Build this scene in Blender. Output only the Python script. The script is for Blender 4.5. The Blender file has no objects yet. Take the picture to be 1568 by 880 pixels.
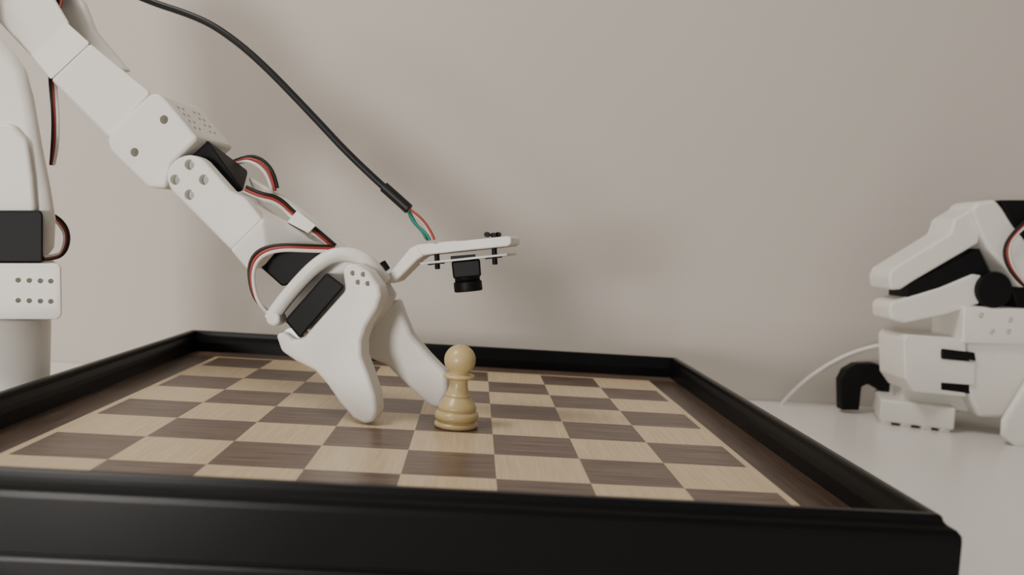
import bpy, bmesh, math
from mathutils import Vector, Matrix
U=0.045; TZ=0.75; Z0=TZ+0.9*U
def W(x,y,z): return Vector((x*U,y*U,z*U+Z0))
def mat(name,col,rough=.5,spec=.5,metal=0,nscale=0,namt=0,bump=0,coat=0,sss=0):
    m=bpy.data.materials.new(name);m.use_nodes=True
    nt=m.node_tree;b=nt.nodes['Principled BSDF']
    b.inputs['Base Color'].default_value=(*col,1);b.inputs['Roughness'].default_value=rough
    b.inputs['Specular IOR Level'].default_value=spec;b.inputs['Metallic'].default_value=metal
    b.inputs['Coat Weight'].default_value=coat
    if nscale:
        tc=nt.nodes.new('ShaderNodeTexCoord');n=nt.nodes.new('ShaderNodeTexNoise')
        n.inputs['Scale'].default_value=nscale;n.inputs['Detail'].default_value=4
        nt.links.new(tc.outputs['Object'],n.inputs['Vector'])
        r=nt.nodes.new('ShaderNodeValToRGB')
        r.color_ramp.elements[0].position=.3;r.color_ramp.elements[1].position=.7
        r.color_ramp.elements[0].color=tuple(c*(1-namt) for c in col)+(1,)
        r.color_ramp.elements[1].color=tuple(min(1,c*(1+namt)) for c in col)+(1,)
        nt.links.new(n.outputs['Fac'],r.inputs['Fac']);nt.links.new(r.outputs['Color'],b.inputs['Base Color'])
        if bump:
            bp=nt.nodes.new('ShaderNodeBump');bp.inputs['Strength'].default_value=bump;bp.inputs['Distance'].default_value=.0005
            nt.links.new(n.outputs['Fac'],bp.inputs['Height']);nt.links.new(bp.outputs['Normal'],b.inputs['Normal'])
    return m
def wood(name,c1,c2,axis,rough=.3,scl=520):
    m=bpy.data.materials.new(name);m.use_nodes=True
    nt=m.node_tree;b=nt.nodes['Principled BSDF'];b.inputs['Roughness'].default_value=rough
    b.inputs['Specular IOR Level'].default_value=.35
    tc=nt.nodes.new('ShaderNodeTexCoord');mp=nt.nodes.new('ShaderNodeMapping')
    sc=[scl]*3;sc[axis]=22;mp.inputs['Scale'].default_value=sc
    n=nt.nodes.new('ShaderNodeTexNoise');n.inputs['Scale'].default_value=1;n.inputs['Detail'].default_value=5;n.inputs['Roughness'].default_value=.65
    nt.links.new(tc.outputs['Object'],mp.inputs['Vector']);nt.links.new(mp.outputs['Vector'],n.inputs['Vector'])
    r=nt.nodes.new('ShaderNodeValToRGB');r.color_ramp.elements[0].position=.35;r.color_ramp.elements[1].position=.66
    r.color_ramp.elements[0].color=(*c1,1);r.color_ramp.elements[1].color=(*c2,1)
    nt.links.new(n.outputs['Fac'],r.inputs['Fac']);nt.links.new(r.outputs['Color'],b.inputs['Base Color'])
    return m
def link(o,parent=None):
    bpy.context.scene.collection.objects.link(o)
    if parent:o.parent=parent
    return o
def obj(name,verts,faces,mats,parent=None,smooth=False,fm=None):
    me=bpy.data.meshes.new(name);me.from_pydata([tuple(v) for v in verts],[],faces);me.update()
    o=link(bpy.data.objects.new(name,me),parent)
    for m in (mats if isinstance(mats,list) else [mats]): me.materials.append(m)
    if fm:
        for p,k in zip(me.polygons,fm): p.material_index=k
    bm=bmesh.new();bm.from_mesh(me);bmesh.ops.recalc_face_normals(bm,faces=bm.faces);bm.to_mesh(me);bm.free()
    if smooth:
        for p in me.polygons:p.use_smooth=True
    return o
def empty(name): return link(bpy.data.objects.new(name,None))
def bevel(o,w,seg=3,ang=30):
    if w:
        md=o.modifiers.new('bevel','BEVEL');md.width=w*U;md.segments=seg;md.limit_method='ANGLE';md.angle_limit=math.radians(ang)
        for p in o.data.polygons:p.use_smooth=True
        md=o.modifiers.new('wn','WEIGHTED_NORMAL');md.keep_sharp=False
    return o
def boxw(name,a,b,m,parent=None,bev=0):
    v=[(x,y,z) for x in(a[0],b[0]) for y in (a[1],b[1]) for z in (a[2],b[2])]
    f=[(0,1,3,2),(4,6,7,5),(0,4,5,1),(2,3,7,6),(0,2,6,4),(1,5,7,3)]
    return bevel(obj(name,v,f,m,parent),bev)
# ---- survey data: where a measured bearing meets a real plane of the set
CAM=Vector((4.6397,-7.6233,2.496));FL=1277.33
yw,pt,rl=0.0461,-0.0554,0.0633
fw=Vector((math.sin(yw)*math.cos(pt),math.cos(yw)*math.cos(pt),math.sin(pt)))
rt=fw.cross(Vector((0,0,1))).normalized();up=rt.cross(fw)
r2=rt*math.cos(rl)+up*math.sin(rl);u2=-rt*math.sin(rl)+up*math.cos(rl)
class Plane:
    def __init__(s,p0,n,e=None):
        s.p=Vector(p0);s.n=Vector(n).normalized();s.e=Vector(e).normalized() if e else s.n
    def at(s,u,v,w=0):
        d=fw*FL+r2*(u-784)-u2*(v-440)
        return CAM+d*(((s.p+s.n*w-CAM).dot(s.n))/d.dot(s.n))
    def P(s,u,v,w=0):
        a=s.at(u,v,w);return W(*a)
ARM=Plane((4.6,3.6,0),(.2,.98,0))
BASE=Plane((-1.7,4.75,0),(-.12,.99,0),(-.5,.86,0))
RB=Plane((14,9.5,0),(0,1,0))
def slab(name,out,w0,w1,m,parent,bev=.04,pl=ARM,seg=3):
    a=[pl.at(u,v,w0) for u,v in out];k=(w1-w0)/pl.n.dot(pl.e)
    b=[p+pl.e*k for p in a];n=len(out)
    vs=[W(*p) for p in a+b]
    f=[tuple(range(n)),tuple(range(2*n-1,n-1,-1))]+[(i,(i+1)%n,(i+1)%n+n,i+n) for i in range(n)]
    return bevel(obj(name,vs,f,m,parent),bev,seg)
def hull(name,pts,m,parent,bev=.04,pl=ARM,seg=3):
    bm=bmesh.new()
    for p in pts: bm.verts.new(pl.P(*p))
    r=bmesh.ops.convex_hull(bm,input=bm.verts)
    bmesh.ops.delete(bm,geom=[g for g in set(r['geom_interior']+r['geom_unused']) if isinstance(g,bmesh.types.BMVert)],context='VERTS')
    bmesh.ops.dissolve_limit(bm,angle_limit=math.radians(6),verts=bm.verts,edges=bm.edges)
    bmesh.ops.recalc_face_normals(bm,faces=bm.faces)
    me=bpy.data.meshes.new(name);bm.to_mesh(me);bm.free();me.materials.append(m)
    return bevel(link(bpy.data.objects.new(name,me),parent),bev,seg)
def cyl(name,a,b,r,m,parent,r1=None,seg=28,bev=0):
    r1=r if r1 is None else r1
    ax=(b-a).normalized();t=ax.orthogonal().normalized();s=ax.cross(t)
    vs=[];
    for c,rr in((a,r),(b,r1)):
        for k in range(seg):
            g=2*math.pi*k/seg;vs.append(c+(t*math.cos(g)+s*math.sin(g))*rr)
    f=[tuple(range(seg)),tuple(range(2*seg-1,seg-1,-1))]+[(i,(i+1)%seg,(i+1)%seg+seg,i+seg) for i in range(seg)]
    o=obj(name,vs,f,m,parent)
    if bev: bevel(o,bev,2)
    else:
        for p in o.data.polygons:
            if len(p.vertices)==4:p.use_smooth=True
    return o
def ncyl(name,u,v,w0,w1,r,m,parent,pl=ARM,**k):
    a=pl.at(u,v,w0);return cyl(name,W(*a),W(*(a+pl.e*(w1-w0))),r*U,m,parent,**k)
def boolcut(o,me):
    c=link(bpy.data.objects.new('c',me));md=o.modifiers.new('holes','BOOLEAN');md.object=c;md.solver='EXACT'
    dg=bpy.context.evaluated_depsgraph_get();dg.update()
    nm=bpy.data.meshes.new_from_object(o.evaluated_get(dg));o.modifiers.clear();o.data=nm
    bpy.data.objects.remove(c)
def cut(o,cyls):
    bm=bmesh.new()
    for a,b,r in cyls:
        ax=(b-a).normalized();t=ax.orthogonal().normalized();s=ax.cross(t);N=16
        A=[bm.verts.new(a+(t*math.cos(2*math.pi*k/N)+s*math.sin(2*math.pi*k/N))*r) for k in range(N)]
        B=[bm.verts.new(b+(t*math.cos(2*math.pi*k/N)+s*math.sin(2*math.pi*k/N))*r) for k in range(N)]
        bm.faces.new(A);bm.faces.new(B[::-1])
        for k in range(N): bm.faces.new((A[k],A[(k+1)%N],B[(k+1)%N],B[k]))
    bmesh.ops.recalc_face_normals(bm,faces=bm.faces)
    me=bpy.data.meshes.new('c');bm.to_mesh(me);bm.free();boolcut(o,me)
def scoop(o,c,ax,ra,rb):
    bm=bmesh.new();bmesh.ops.create_uvsphere(bm,u_segments=32,v_segments=20,radius=1)
    q=Vector((0,0,1)).rotation_difference(ax.normalized()).to_matrix().to_4x4()
    bmesh.ops.transform(bm,matrix=Matrix.Translation(c)@q@Matrix.Diagonal((rb,rb,ra,1)),verts=bm.verts)
    me=bpy.data.meshes.new('c');bm.to_mesh(me);bm.free()
    for p in me.polygons:p.use_smooth=True
    boolcut(o,me)
def fholes(o,uv,w,r,depth=.12,pl=ARM):
    L=[]
    for u,v in uv:
        a=pl.at(u,v,w);L.append((W(*(a-pl.e*.1)),W(*(a+pl.e*depth)),r*U))
    cut(o,L)
def tube(name,pts,r,m,parent,pl=ARM,res=8):
    c=bpy.data.curves.new(name,'CURVE');c.dimensions='3D';c.bevel_depth=r*U;c.bevel_resolution=3;c.use_fill_caps=True
    s=c.splines.new('NURBS');s.points.add(len(pts)-1)
    for q,p in zip(s.points,pts):
        q.co=(*pl.P(*p),1)
    s.use_endpoint_u=True;s.order_u=3;s.resolution_u=res
    c.materials.append(m);return link(bpy.data.objects.new(name,c),parent)
# ---- materials
M_wall=mat('wall_paint',(.60,.555,.505),.9,.2,nscale=3,namt=.02)
M_table=mat('white_laminate',(.80,.785,.75),.25,.4,nscale=2,namt=.015)
M_black=mat('black_lacquer',(.0025,.0025,.003),.32,.18,nscale=20,namt=.1)
M_white=mat('white_pla',(.80,.775,.725),.42,.4,nscale=40,namt=.015)
M_servo=mat('servo_black_plastic',(.006,.006,.007),.5,.16,nscale=50,namt=.1)
M_rub=mat('black_cable_sheath',(.008,.008,.008),.45,.35,nscale=50,namt=.1)
M_wr=mat('wire_red',(.3,.03,.02),.45,nscale=50,namt=.1)
M_ww=mat('wire_white',(.75,.73,.7),.45,nscale=50,namt=.05)
M_wg=mat('wire_green',(.01,.18,.13),.45,nscale=50,namt=.1)
M_pcb=mat('pcb_white',(.5,.49,.45),.4,nscale=80,namt=.2)
M_steel=mat('screw_steel',(.5,.5,.5),.3,metal=1,nscale=50,namt=.1)
M_maple=wood('maple_veneer',(.56,.43,.265),(.67,.54,.355),1)
M_walnut=wood('walnut_veneer',(.055,.036,.027),(.205,.142,.108),0)
M_wborder=wood('walnut_border',(.04,.024,.016),(.10,.064,.044),1)
M_pawn=mat('boxwood_varnish',(.53,.41,.20),.34,.45,nscale=60,namt=.06,coat=.15)
# ---- room
WY=11.7*U
X0,X1,Y0=-1.8,2.0,-2.2
boxw('wall_back',(X0,WY,0),(X1,WY+.1,2.6),M_wall)
boxw('wall_left',(X0-.1,Y0,0),(X0,WY+.1,2.6),M_wall)
boxw('wall_right',(X1,Y0,0),(X1+.1,WY+.1,2.6),M_wall)
boxw('floor',(X0,Y0,-.1),(X1,WY+.1,0),mat('floor_wood',(.3,.2,.12),.5,nscale=5,namt=.1))
boxw('ceiling',(X0,Y0,2.6),(X1,WY+.1,2.7),mat('ceiling_paint',(.75,.73,.7),.9,nscale=5,namt=.02))
desk=empty('desk')
boxw('desk_top',(-1.1,-.55,TZ-.03),(1.5,WY-.001,TZ),M_table,desk)
for i,(x,y) in enumerate([(-1.0,-.45),(1.4,-.45),(-1.0,WY-.1),(1.4,WY-.1)]):
    boxw(f'desk_leg_{i}',(x-.03,y-.03,0),(x+.03,y+.03,TZ-.03),M_table,desk)
# ---- board
board=empty('chess_board')
prof=[(.62,-.1),(.62,.17),(.635,.23),(.66,.31),(.67,.37),(.69,.39),(.75,.39),(.765,.375),(.775,.34),(.80,.31),(.85,.29),(.88,.25),(.885,.2),(.885,-.25),(.87,-.262),(.87,-.28),(.888,-.292),(.892,-.32),(.895,-.42),(.895,-.898),(.62,-.898)]
v=[];f=[];n=len(prof)
for (a,b) in [(-1,-1),(1,-1),(1,1),(-1,1)]:
    for w,z in prof: v.append(W(4+a*(4+w),4+b*(4+w),z))
for c in range(4):
    for k in range(n):
        f.append((c*n+k,c*n+(k+1)%n,((c+1)%4)*n+(k+1)%n,((c+1)%4)*n+k))
obj('frame_rail',v,f,M_black,board)
v=[];f=[];fm=[]
def quad(x0,y0,x1,y1,z,k):
    b=len(v);v.extend([W(x0,y0,z),W(x1,y0,z),W(x1,y1,z),W(x0,y1,z)]);f.append((b,b+1,b+2,b+3));fm.append(k)
for i in range(8):
    for j in range(8): quad(i,j,i+1,j+1,0,(i+j)%2)
e=.09
quad(-e,-e,8+e,0,0,0);quad(-e,8,8+e,8+e,0,0);quad(-e,0,0,8,0,0);quad(8,0,8+e,8,0,0)
g=.63
quad(-g,-g,8+g,-e,0,2);quad(-g,8+e,8+g,8+g,0,2);quad(-g,-e,-e,8+e,0,3);quad(8+e,-e,8+g,8+e,0,3)
obj('playing_surface',v,f,[M_maple,M_walnut,M_walnut,M_wborder],board,fm=fm)
boxw('core_panel',W(-.6,-.6,-.85),W(8.6,8.6,-.01),M_black,board)
# ---- pawn
def lathe(name,prof,c,m,parent=None,seg=48):
    v=[];f=[]
    for r,z in prof:
        for k in range(seg):
            a=2*math.pi*k/seg;v.append(W(c[0]+r*math.cos(a),c[1]+r*math.sin(a),c[2]+z))
    for i in range(len(prof)-1):
        for k in range(seg): f.append((i*seg+k,i*seg+(k+1)%seg,(i+1)*seg+(k+1)%seg,(i+1)*seg+k))
    return obj(name,v,f,m,parent,smooth=True)
pp=[(0.001,0.001),(.26,.001),(.285,.012),(.292,.04),(.285,.07),(.262,.085),(.255,.095),(.262,.105),(.283,.12),(.292,.15),(.29,.185),(.28,.21),(.262,.23),(.245,.238),(.242,.25),(.252,.262),(.256,.28),(.25,.31),(.232,.345),(.205,.385),(.18,.42),(.165,.44),(.16,.45),(.168,.458),(.168,.47),(.155,.48),(.14,.52),(.128,.57),(.12,.62),(.118,.66),(.125,.69),(.15,.705),(.185,.715),(.207,.727),(.212,.745),(.205,.76),(.18,.772),(.15,.782),(.132,.79),(.13,.80)]
pp=[(r,z*.915) for r,z in pp]
hc=.893;hr=.208
for k in range(16):
    a=-.9+(math.pi/2+.9)*k/15;pp.append((max(hr*math.cos(a),.0005),hc+hr*math.sin(a)*.98))
lathe('chess_pawn',pp,(4.52,3.33,0),M_pawn)
# ================= robot arm (follower) =================
R=empty('robot_arm')
hull('forearm_upper',[(-90,-60,-.24),(20,-110,-.24),(52,90,-.24),(108,38,-.24),(-90,-60,.4),(20,-110,.4),(52,90,.4),(108,38,.4)],M_white,R,.05)
hull('forearm_shoulder',[(46,84,-.24),(102,34,-.24),(78,122,-.47),(138,66,-.47),(46,84,.4),(102,34,.4),(78,122,.45),(138,66,.45)],M_white,R,.03)
o=hull('forearm_block',[(78,122,-.47),(138,66,-.47),(232,142,-.47),(168,212,-.47),(78,122,.45),(138,66,.45),(232,142,.45),(168,212,.45)],M_white,R,.05)
a=ARM.P(138,66,-.47);b=ARM.P(232,142,-.47);ce=ARM.P(202,117,-.47)+ARM.e*U*.4
scoop(o,ce,(b-a),.36*U,.2*U)
slab('forearm_side_rib',[(60,-60),(100,-25),(125,2),(142,45),(195,108),(150,110),(60,20)],.3,.45,M_white,R,.05)
hull('elbow_servo',[(70,-40,-.1),(92,-40,-.1),(90,22,-.1),(72,12,-.1),(70,-40,.3),(92,-40,.3),(90,22,.3),(72,12,.3)],M_servo,R,.02)
tube('elbow_wire_red',[(95,-30,-.2),(98,5,-.2),(88,20,-.2)],.015,M_wr,R)
ncyl('elbow_joint',-80,-90,-.5,.5,.55,M_white,R,bev=.05)
o=slab('wrist_bracket',[(163,212),(171,199),(222,149),(233,142),(244,144),(254,154),(302,212),(262,249),(253,288),(226,287),(168,230)],-.52,.5,M_white,R,.05,seg=4)
L=[]
for u,v in [(251,183),(206,233)]:
    a=ARM.at(u,v,-.52);L.append((W(*(a-ARM.e*.1)),W(*(a+ARM.e*.3)),.062*U))
A=ARM.at(254,154,-.52);B=ARM.at(302,212,-.52);d=(B-A);tn=d.cross(ARM.e).normalized()
if tn.z<0: tn=-tn
for i,wf in enumerate((.22,.34,.62,.74)):
    for s in (.12,.3,.48,.66):
        c=A+d*s+ARM.e*(wf*1.02);L.append((W(*(c+tn*.1)),W(*(c-tn*.1)),.032*U))
cut(o,L)
hull('wrist_servo',[(250,262,-.25),(302,213,-.25),(318,215,-.25),(372,292,-.25),(300,310,-.25),(250,262,.3),(300,222,.36),(350,240,.3),(380,262,.3),(372,292,.3),(300,300,.3)],M_servo,R,.03)
arc=[(289+34*math.cos(math.radians(a)),271+34*math.sin(math.radians(a))) for a in range(130,322,14)]
o=slab('wrist_link_plate',arc+[(352,291),(374,302),(402,336),(354,384)],-.56,-.34,M_white,R,.04)
fholes(o,[(290,252),(268,275),(312,275),(290,298)],-.56,.072,.1)
for i,(u,v) in enumerate([(290,252),(268,275),(312,275),(290,298)]):
    ncyl(f'link_screw_{i}',u+1,v+1,-.47,-.42,.05,M_steel,R)
hull('wrist_link_body',[(402,336,-.56),(354,384,-.56),(379,413,-.5),(408,378,-.5),(450,350,-.2),(505,379,.1),(525,384,.4),(470,380,.45),(440,410,.1),(372,302,-.34),(340,350,-.34)],M_white,R,.03)
slab('wrist_link_strut',[(378,270),(425,297),(470,328),(527,380),(500,384),(440,345),(392,310)],.3,.48,M_white,R,.04)
# gripper
hull('gripper_servo_rear',[(398,380,-.38),(500,381,-.38),(480,425,-.38),(432,438,-.38),(398,408,-.38),(398,380,.3),(500,381,.3),(480,430,.3),(432,438,.3)],M_servo,R,.03)
hull('gripper_body',[(440,440,-.3),(500,392,-.3),(545,388,-.3),(585,420,-.1),(606,450,0),(590,470,.0),(560,505,-.1),(470,505,-.3),(420,490,-.3),(440,450,.35),(530,392,.35),(590,420,.35),(610,452,.35),(560,500,.35),(480,500,.35)],M_white,R,.06)
tube('gripper_ring',[(416,488,-.55),(421,478,-.55),(454,437,-.55),(484,406,-.55),(512,389,-.5),(545,390,-.42),(570,405,-.35),(588,430,-.2)],.1,M_white,R,res=14)
ncyl('gripper_ring_end',417,488,-.65,-.4,.1,M_white,R,bev=.04)
hull('gripper_servo',[(436,490,-.74),(500,417,-.74),(528,438,-.74),(459,518,-.74),(436,490,-.1),(500,417,-.1),(528,438,-.1),(459,518,-.1)],M_servo,R,.03)
ncyl('servo_horn',446,516,-.6,-.3,.12,M_steel,R)
jaw=[(421,512),(434,508),(450,521),(466,514),(478,500),(528,444),(524,415),(530,404),(545,404),(563,414),(580,438),(583,452),(577,472),(560,500),(553,522),(553,545),(564,575),(574,605),(577,632),(571,646),(557,649),(540,640),(520,618),(501,590),(482,568),(452,553),(430,538)]
o=slab('moving_jaw',jaw,-.72,-.36,M_white,R,.07,seg=5)
fholes(o,[(540,418),(556,420),(548,432),(563,434)],-.72,.035,.1)
bj=[(556,545),(560,515),(574,487),(592,466),(608,456),(617,482),(630,512),(655,542),(684,572),(685,600),(673,628),(657,622),(624,592),(592,560)]
slab('fixed_jaw',bj,.14,.40,M_white,R,.07,seg=5)
hull('jaw_bridge',[(560,440,-.3),(606,455,-.1),(590,480,.1),(560,515,.1),(550,480,-.3),(606,455,.35),(590,490,.35),(562,515,.3)],M_white,R,.06)
# camera mount
slab('camera_mount_arm',[(578,428),(598,416),(627,380),(640,374),(700,368),(700,384),(648,392),(639,398),(606,431),(592,435)],-.12,.3,M_white,R,.03)
slab('camera_mount_plate',[(636,376),(779,361),(783,364),(783,373),(777,377),(645,391)],-.3,.45,M_white,R,.025)
slab('camera_board_pcb',[(643,402),(776,388),(776,391),(644,405)],-.36,.42,M_pcb,R,0)
for i,(u,v) in enumerate([(668,386),(756,379)]):
    for j,w in enumerate((-.25,.3)):
        a=ARM.at(u,v-14,w);b=ARM.at(u+2,v+26,w);cyl(f'standoff_{i}{j}',W(*a),W(*b),.035*U,M_servo,R,bev=.01)
for i,u in enumerate((745,755,762)):
    ncyl(f'mount_screw_{i}',u,359+ (i%2),-.2+.1*i,-.1+.1*i,.035,M_servo,R)
for i,(u,w) in enumerate([(660,-.3),(676,-.3),(748,-.3),(764,-.3)]):
    hull(f'chip_{i}',[(u-5,403-(u-643)*.105,w),(u+5,402-(u-643)*.105,w),(u-5,408-(u-643)*.105,w),(u+5,407-(u-643)*.105,w),(u-5,403-(u-643)*.105,w+.2),(u+5,402-(u-643)*.105,w+.2),(u-5,408-(u-643)*.105,w+.2),(u+5,407-(u-643)*.105,w+.2)],M_servo,R,0)
hull('connector_block',[(690,392,-.34),(728,389,-.34),(690,399,-.34),(728,396,-.34),(690,392,.1),(728,389,.1),(690,399,.1),(728,396,.1)],M_servo,R,0)
hull('lens_housing',[(691,400,-.22),(735,396,-.22),(737,423,-.22),(694,427,-.22),(691,400,.2),(735,396,.2),(737,423,.2),(694,427,.2)],M_servo,R,.03)
ax=[ARM.at(715,420,0),ARM.at(716,430,0),ARM.at(717.5,446,0)]
cyl('lens_neck',W(*ax[0]),W(*ax[1]),.17*U,M_servo,R)
cyl('lens_barrel',W(*ax[1]),W(*ax[2]),.192*U,M_servo,R,bev=.02)
cyl('mount_bolt',W(*ARM.at(584,402,-.2)),W(*ARM.at(592,414,-.2)),.06*U,M_servo,R,bev=.01)
# cables
tube('usb_cable',[(170,-25,.2),(215,-2,.15),(300,25,.1),(345,50,.1),(400,95,.1),(480,178,.1),(540,243,.1),(592,290,.1)],.05,M_rub,R,res=16)
tube('usb_cable_sleeve',[(588,286,.1),(605,301,.1),(626,320,.1)],.075,M_rub,R)
for i,(m,a,b) in enumerate([(M_wr,(643,330),(665,367)),(M_wg,(632,340),(658,368)),(M_ww,(648,338),(661,367)),(M_wg,(627,335),(652,366)),(M_rub,(637,345),(655,368))]):
    tube(f'camera_wire_{i}',[(624,318,.1+.02*i),(*a,.05*i),(b[0]-3,b[1]-10,.04*i),(*b,.04*i)],.018,m,R)
def ribbon(name,pts,off,r=.024):
    for i,m in enumerate((M_rub,M_wr,M_ww)):
        tube(f'{name}_{i}',[(u+off[0]*(i-1),v+off[1]*(i-1),w-.01*i) for u,v,w in pts],r,m,R,res=12)
ribbon('servo_lead_front',[(512,381,-.3),(470,380,-.5),(425,378,-.6),(395,388,-.64),(383,412,-.64),(388,450,-.62),(400,470,-.6),(412,480,-.5)],(3.2,4))
ribbon('servo_lead_mid',[(345,255,.3),(375,240,.3),(400,248,.3),(417,270,.3),(421,292,.3)],(-4,4))
ribbon('servo_lead_top',[(375,290,-.2),(395,300,-.2),(425,305,-.1),(450,330,0),(480,352,.1),(512,380,.2)],(-2,4.2))
hull('lead_connector',[(440,340,-.15),(455,322,-.15),(484,345,-.15),(472,357,-.15),(440,340,.05),(455,322,.05),(484,345,.05),(472,357,.05)],M_white,R,.01)
# base of the arm
lathe('base_column',[(.001,-.898),(.76,-.898),(.76,-.8),(.72,-.75),(.70,.9),(.001,.9)],(-2.34,4.95,0),M_white,R,64)
o=slab('shoulder_block',[(-90,403),(88,403),(94,408),(95,482),(89,489),(-90,489)],-.75,.4,M_white,R,.05,pl=BASE)
fholes(o,[(u,v+.03*u) for u in (28,45,62,78) for v in (428,459)],-.75,.035,.1,pl=BASE)
slab('shoulder_servo',[(-90,322),(62,322),(66,328),(66,402),(-90,402)],-.72,.2,M_servo,R,.03,pl=BASE)
slab('upper_arm',[(-150,-120),(-50,-120),(-30,30),(0,52),(24,78),(42,105),(54,150),(66,220),(80,290),(87,335),(85,378),(72,402),(-90,403)],-.45,.35,M_white,R,.2,pl=BASE,seg=6)
slab('upper_arm_rib',[(-140,190),(-20,185),(22,190),(44,215),(52,270),(56,318),(54,330),(-140,330)],-.55,-.4,M_white,R,.13,pl=BASE,seg=6)
for i,m in enumerate((M_rub,M_wr,M_ww)):
    tube(f'arm_lead_{i}',[(76+4*i,110,.3),(77+4*i,130,.2),(82+3.5*i,180,0),(80+4*i,230,0),(78+2*i,252,.1)],.024,m,R,pl=BASE)
    tube(f'base_lead_{i}',[(84,330+3*i,0),(97-3*i,338+3*i,0),(107-3*i,360,0),(102-3*i,385,0),(86,397-3*i,-.1),(66,397-2*i,-.4)],.022,m,R,pl=BASE)
# ================= second robot (leader), folded ==============
L2=empty('robot_arm')
def H(name,uv,w0,w1,m,bev=.06): return slab(name,uv,w0,w1,m,L2,bev,pl=RB)
H('forearm_link',[(1361,425),(1366,412),(1455,357),(1462,335),(1490,318),(1502,345),(1500,372),(1400,430),(1380,443),(1364,444)],-.5,.4,M_white,.06)
H('gripper_link',[(1362,470),(1366,462),(1440,440),(1490,419),(1508,422),(1515,432),(1512,456),(1498,466),(1450,482),(1385,495),(1364,489)],-.5,.3,M_white,.06)
H('link_gap_servo',[(1388,436),(1440,410),(1500,380),(1520,425),(1440,445),(1388,458)],-.46,.3,M_servo,.03)
ncyl('wrist_hub',1524,444,-.62,.4,.37,M_servo,L2,pl=RB,bev=.03)
H('elbow_link',[(1488,322),(1498,309),(1525,305),(1536,318),(1553,345),(1580,375),(1600,440),(1562,440),(1540,410),(1512,380),(1500,352)],-.6,.35,M_white,.08)
H('elbow_servo',[(1533,306),(1620,306),(1620,375),(1572,372),(1545,335)],-.62,.3,M_servo,.04)
H('upper_arm',[(1545,372),(1640,350),(1640,480),(1560,480),(1548,440)],-.3,.5,M_servo,.05)
o=H('shoulder_block',[(1476,468),(1620,475),(1620,530),(1474,526)],-.6,.6,M_white,.05)
fholes(o,[(1503,483),(1548,490),(1520,508),(1545,508)],-.6,.06,.1,pl=RB)
H('shoulder_column',[(1482,524),(1620,524),(1620,640),(1500,640),(1482,600)],-.5,.6,M_white,.1)
H('base_servo',[(1441,534),(1496,542),(1496,604),(1441,598)],-.48,.4,M_servo,.02)
H('base_servo_tab',[(1444,534),(1493,540),(1495,553),(1470,548),(1444,549)],-.6,-.4,M_servo,.02)
H('base_housing',[(1384,520),(1390,512),(1470,518),(1480,524),(1480,545),(1442,536),(1442,549),(1494,554),(1494,590),(1442,586),(1442,597),(1480,602),(1480,608),(1400,600),(1386,580)],-.55,.55,M_white,.03)
def prism(name,xy,z0,z1,m,parent,bev=.03):
    n=len(xy);vs=[W(x,y,z0) for x,y in xy]+[W(x,y,z1) for x,y in xy]
    f=[tuple(range(n)),tuple(range(2*n-1,n-1,-1))]+[(i,(i+1)%n,(i+1)%n+n,i+n) for i in range(n)]
    return bevel(obj(name,vs,f,m,parent),bev)
prism('base_foot',[(13.45,9.65),(14.75,9.05),(15.3,10.6),(14.0,11.1)],-.84,-.36,M_white,L2,.05)
for i,(x,y) in enumerate([(13.6,9.66),(13.95,9.5),(14.3,9.34),(14.62,9.2),(15.1,10.5),(14.1,10.95)]):
    prism(f'foot_pad_{i}',[(x-.09,y-.07),(x+.09,y-.07),(x+.09,y+.1),(x-.09,y+.1)],-.899,-.8,M_white,L2,.01)
prism('base_plinth',[(13.9,9.7),(15.6,9.2),(16,10.6),(14.2,10.9)],-.5,.3,M_white,L2,.1)
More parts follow.
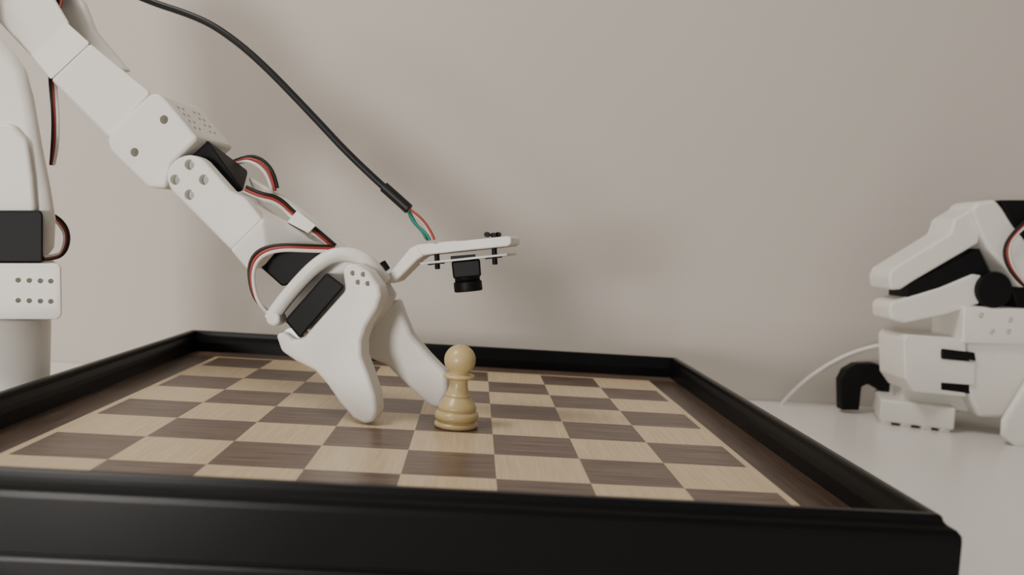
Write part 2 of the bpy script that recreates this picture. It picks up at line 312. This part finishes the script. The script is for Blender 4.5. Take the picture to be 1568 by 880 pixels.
hull('leader_grip',[(1566,584,-1.4),(1620,550,-1.4),(1530,640,-1.4),(1528,668,-1.4),(1556,690,-1.4),(1620,700,-1.4),(1568,590,-.6),(1620,570,-.6),(1540,650,-.6),(1560,680,-.6),(1620,690,-.6)],M_white,L2,.22,pl=RB,seg=6)
for i,m in enumerate((M_rub,M_wr,M_ww)):
    tube(f'leader_lead_{i}',[(1580,330+4*i,-.75),(1555,350+4*i,-.75),(1536+4*i,378,-.75),(1540+4*i,405,-.75),(1560,432-4*i,-.75),(1572,440,-.7)],.03,m,L2,pl=RB)
# clamp
CL=empty('table_clamp')
CP=Plane((13.5,10.8,0),(0,1,0))
slab('clamp_frame',[(1289,628),(1288,582),(1296,566),(1312,557),(1342,556),(1362,568),(1402,604),(1392,611),(1366,608),(1346,596),(1330,588),(1320,592),(1316,628)],-.15,.15,M_servo,CL,.03,pl=CP)
# white cable
tube('white_power_cable',[(1197,619,1.9),(1210,603,1.8),(1245,572,1.6),(1290,545,1.4),(1340,528,1.2),(1388,522,.5)],.045,M_ww,L2,pl=RB,res=14)
# ---- camera
cd=bpy.data.cameras.new('camera');cam=link(bpy.data.objects.new('camera',cd))
M=Matrix((r2,u2,-fw)).transposed().to_4x4();M.translation=W(*CAM);cam.matrix_world=M
cd.sensor_width=36;cd.lens=FL/1568*36;cd.clip_start=.01
cd.dof.use_dof=True;cd.dof.focus_distance=11.2*U;cd.dof.aperture_fstop=8
bpy.context.scene.camera=cam
# ---- lights
def area(name,loc,target,size,power,col):
    l=bpy.data.lights.new(name,'AREA');l.size=size;l.energy=power;l.color=col
    o=link(bpy.data.objects.new(name,l))
    o.location=loc;o.rotation_euler=(Vector(target)-Vector(loc)).to_track_quat('-Z','Y').to_euler()
area('ceiling_light',(-.75,-.35,2.5),(-.1,.4,.8),.6,25,(1,.95,.89))
area('side_lamp',(-.42,-1.15,.86),(.1,.5,.88),.24,12,(1,.95,.89))
w=bpy.data.worlds.new('world');bpy.context.scene.world=w;w.use_nodes=True
w.node_tree.nodes['Background'].inputs[0].default_value=(1,.98,.95,1);w.node_tree.nodes['Background'].inputs[1].default_value=.4
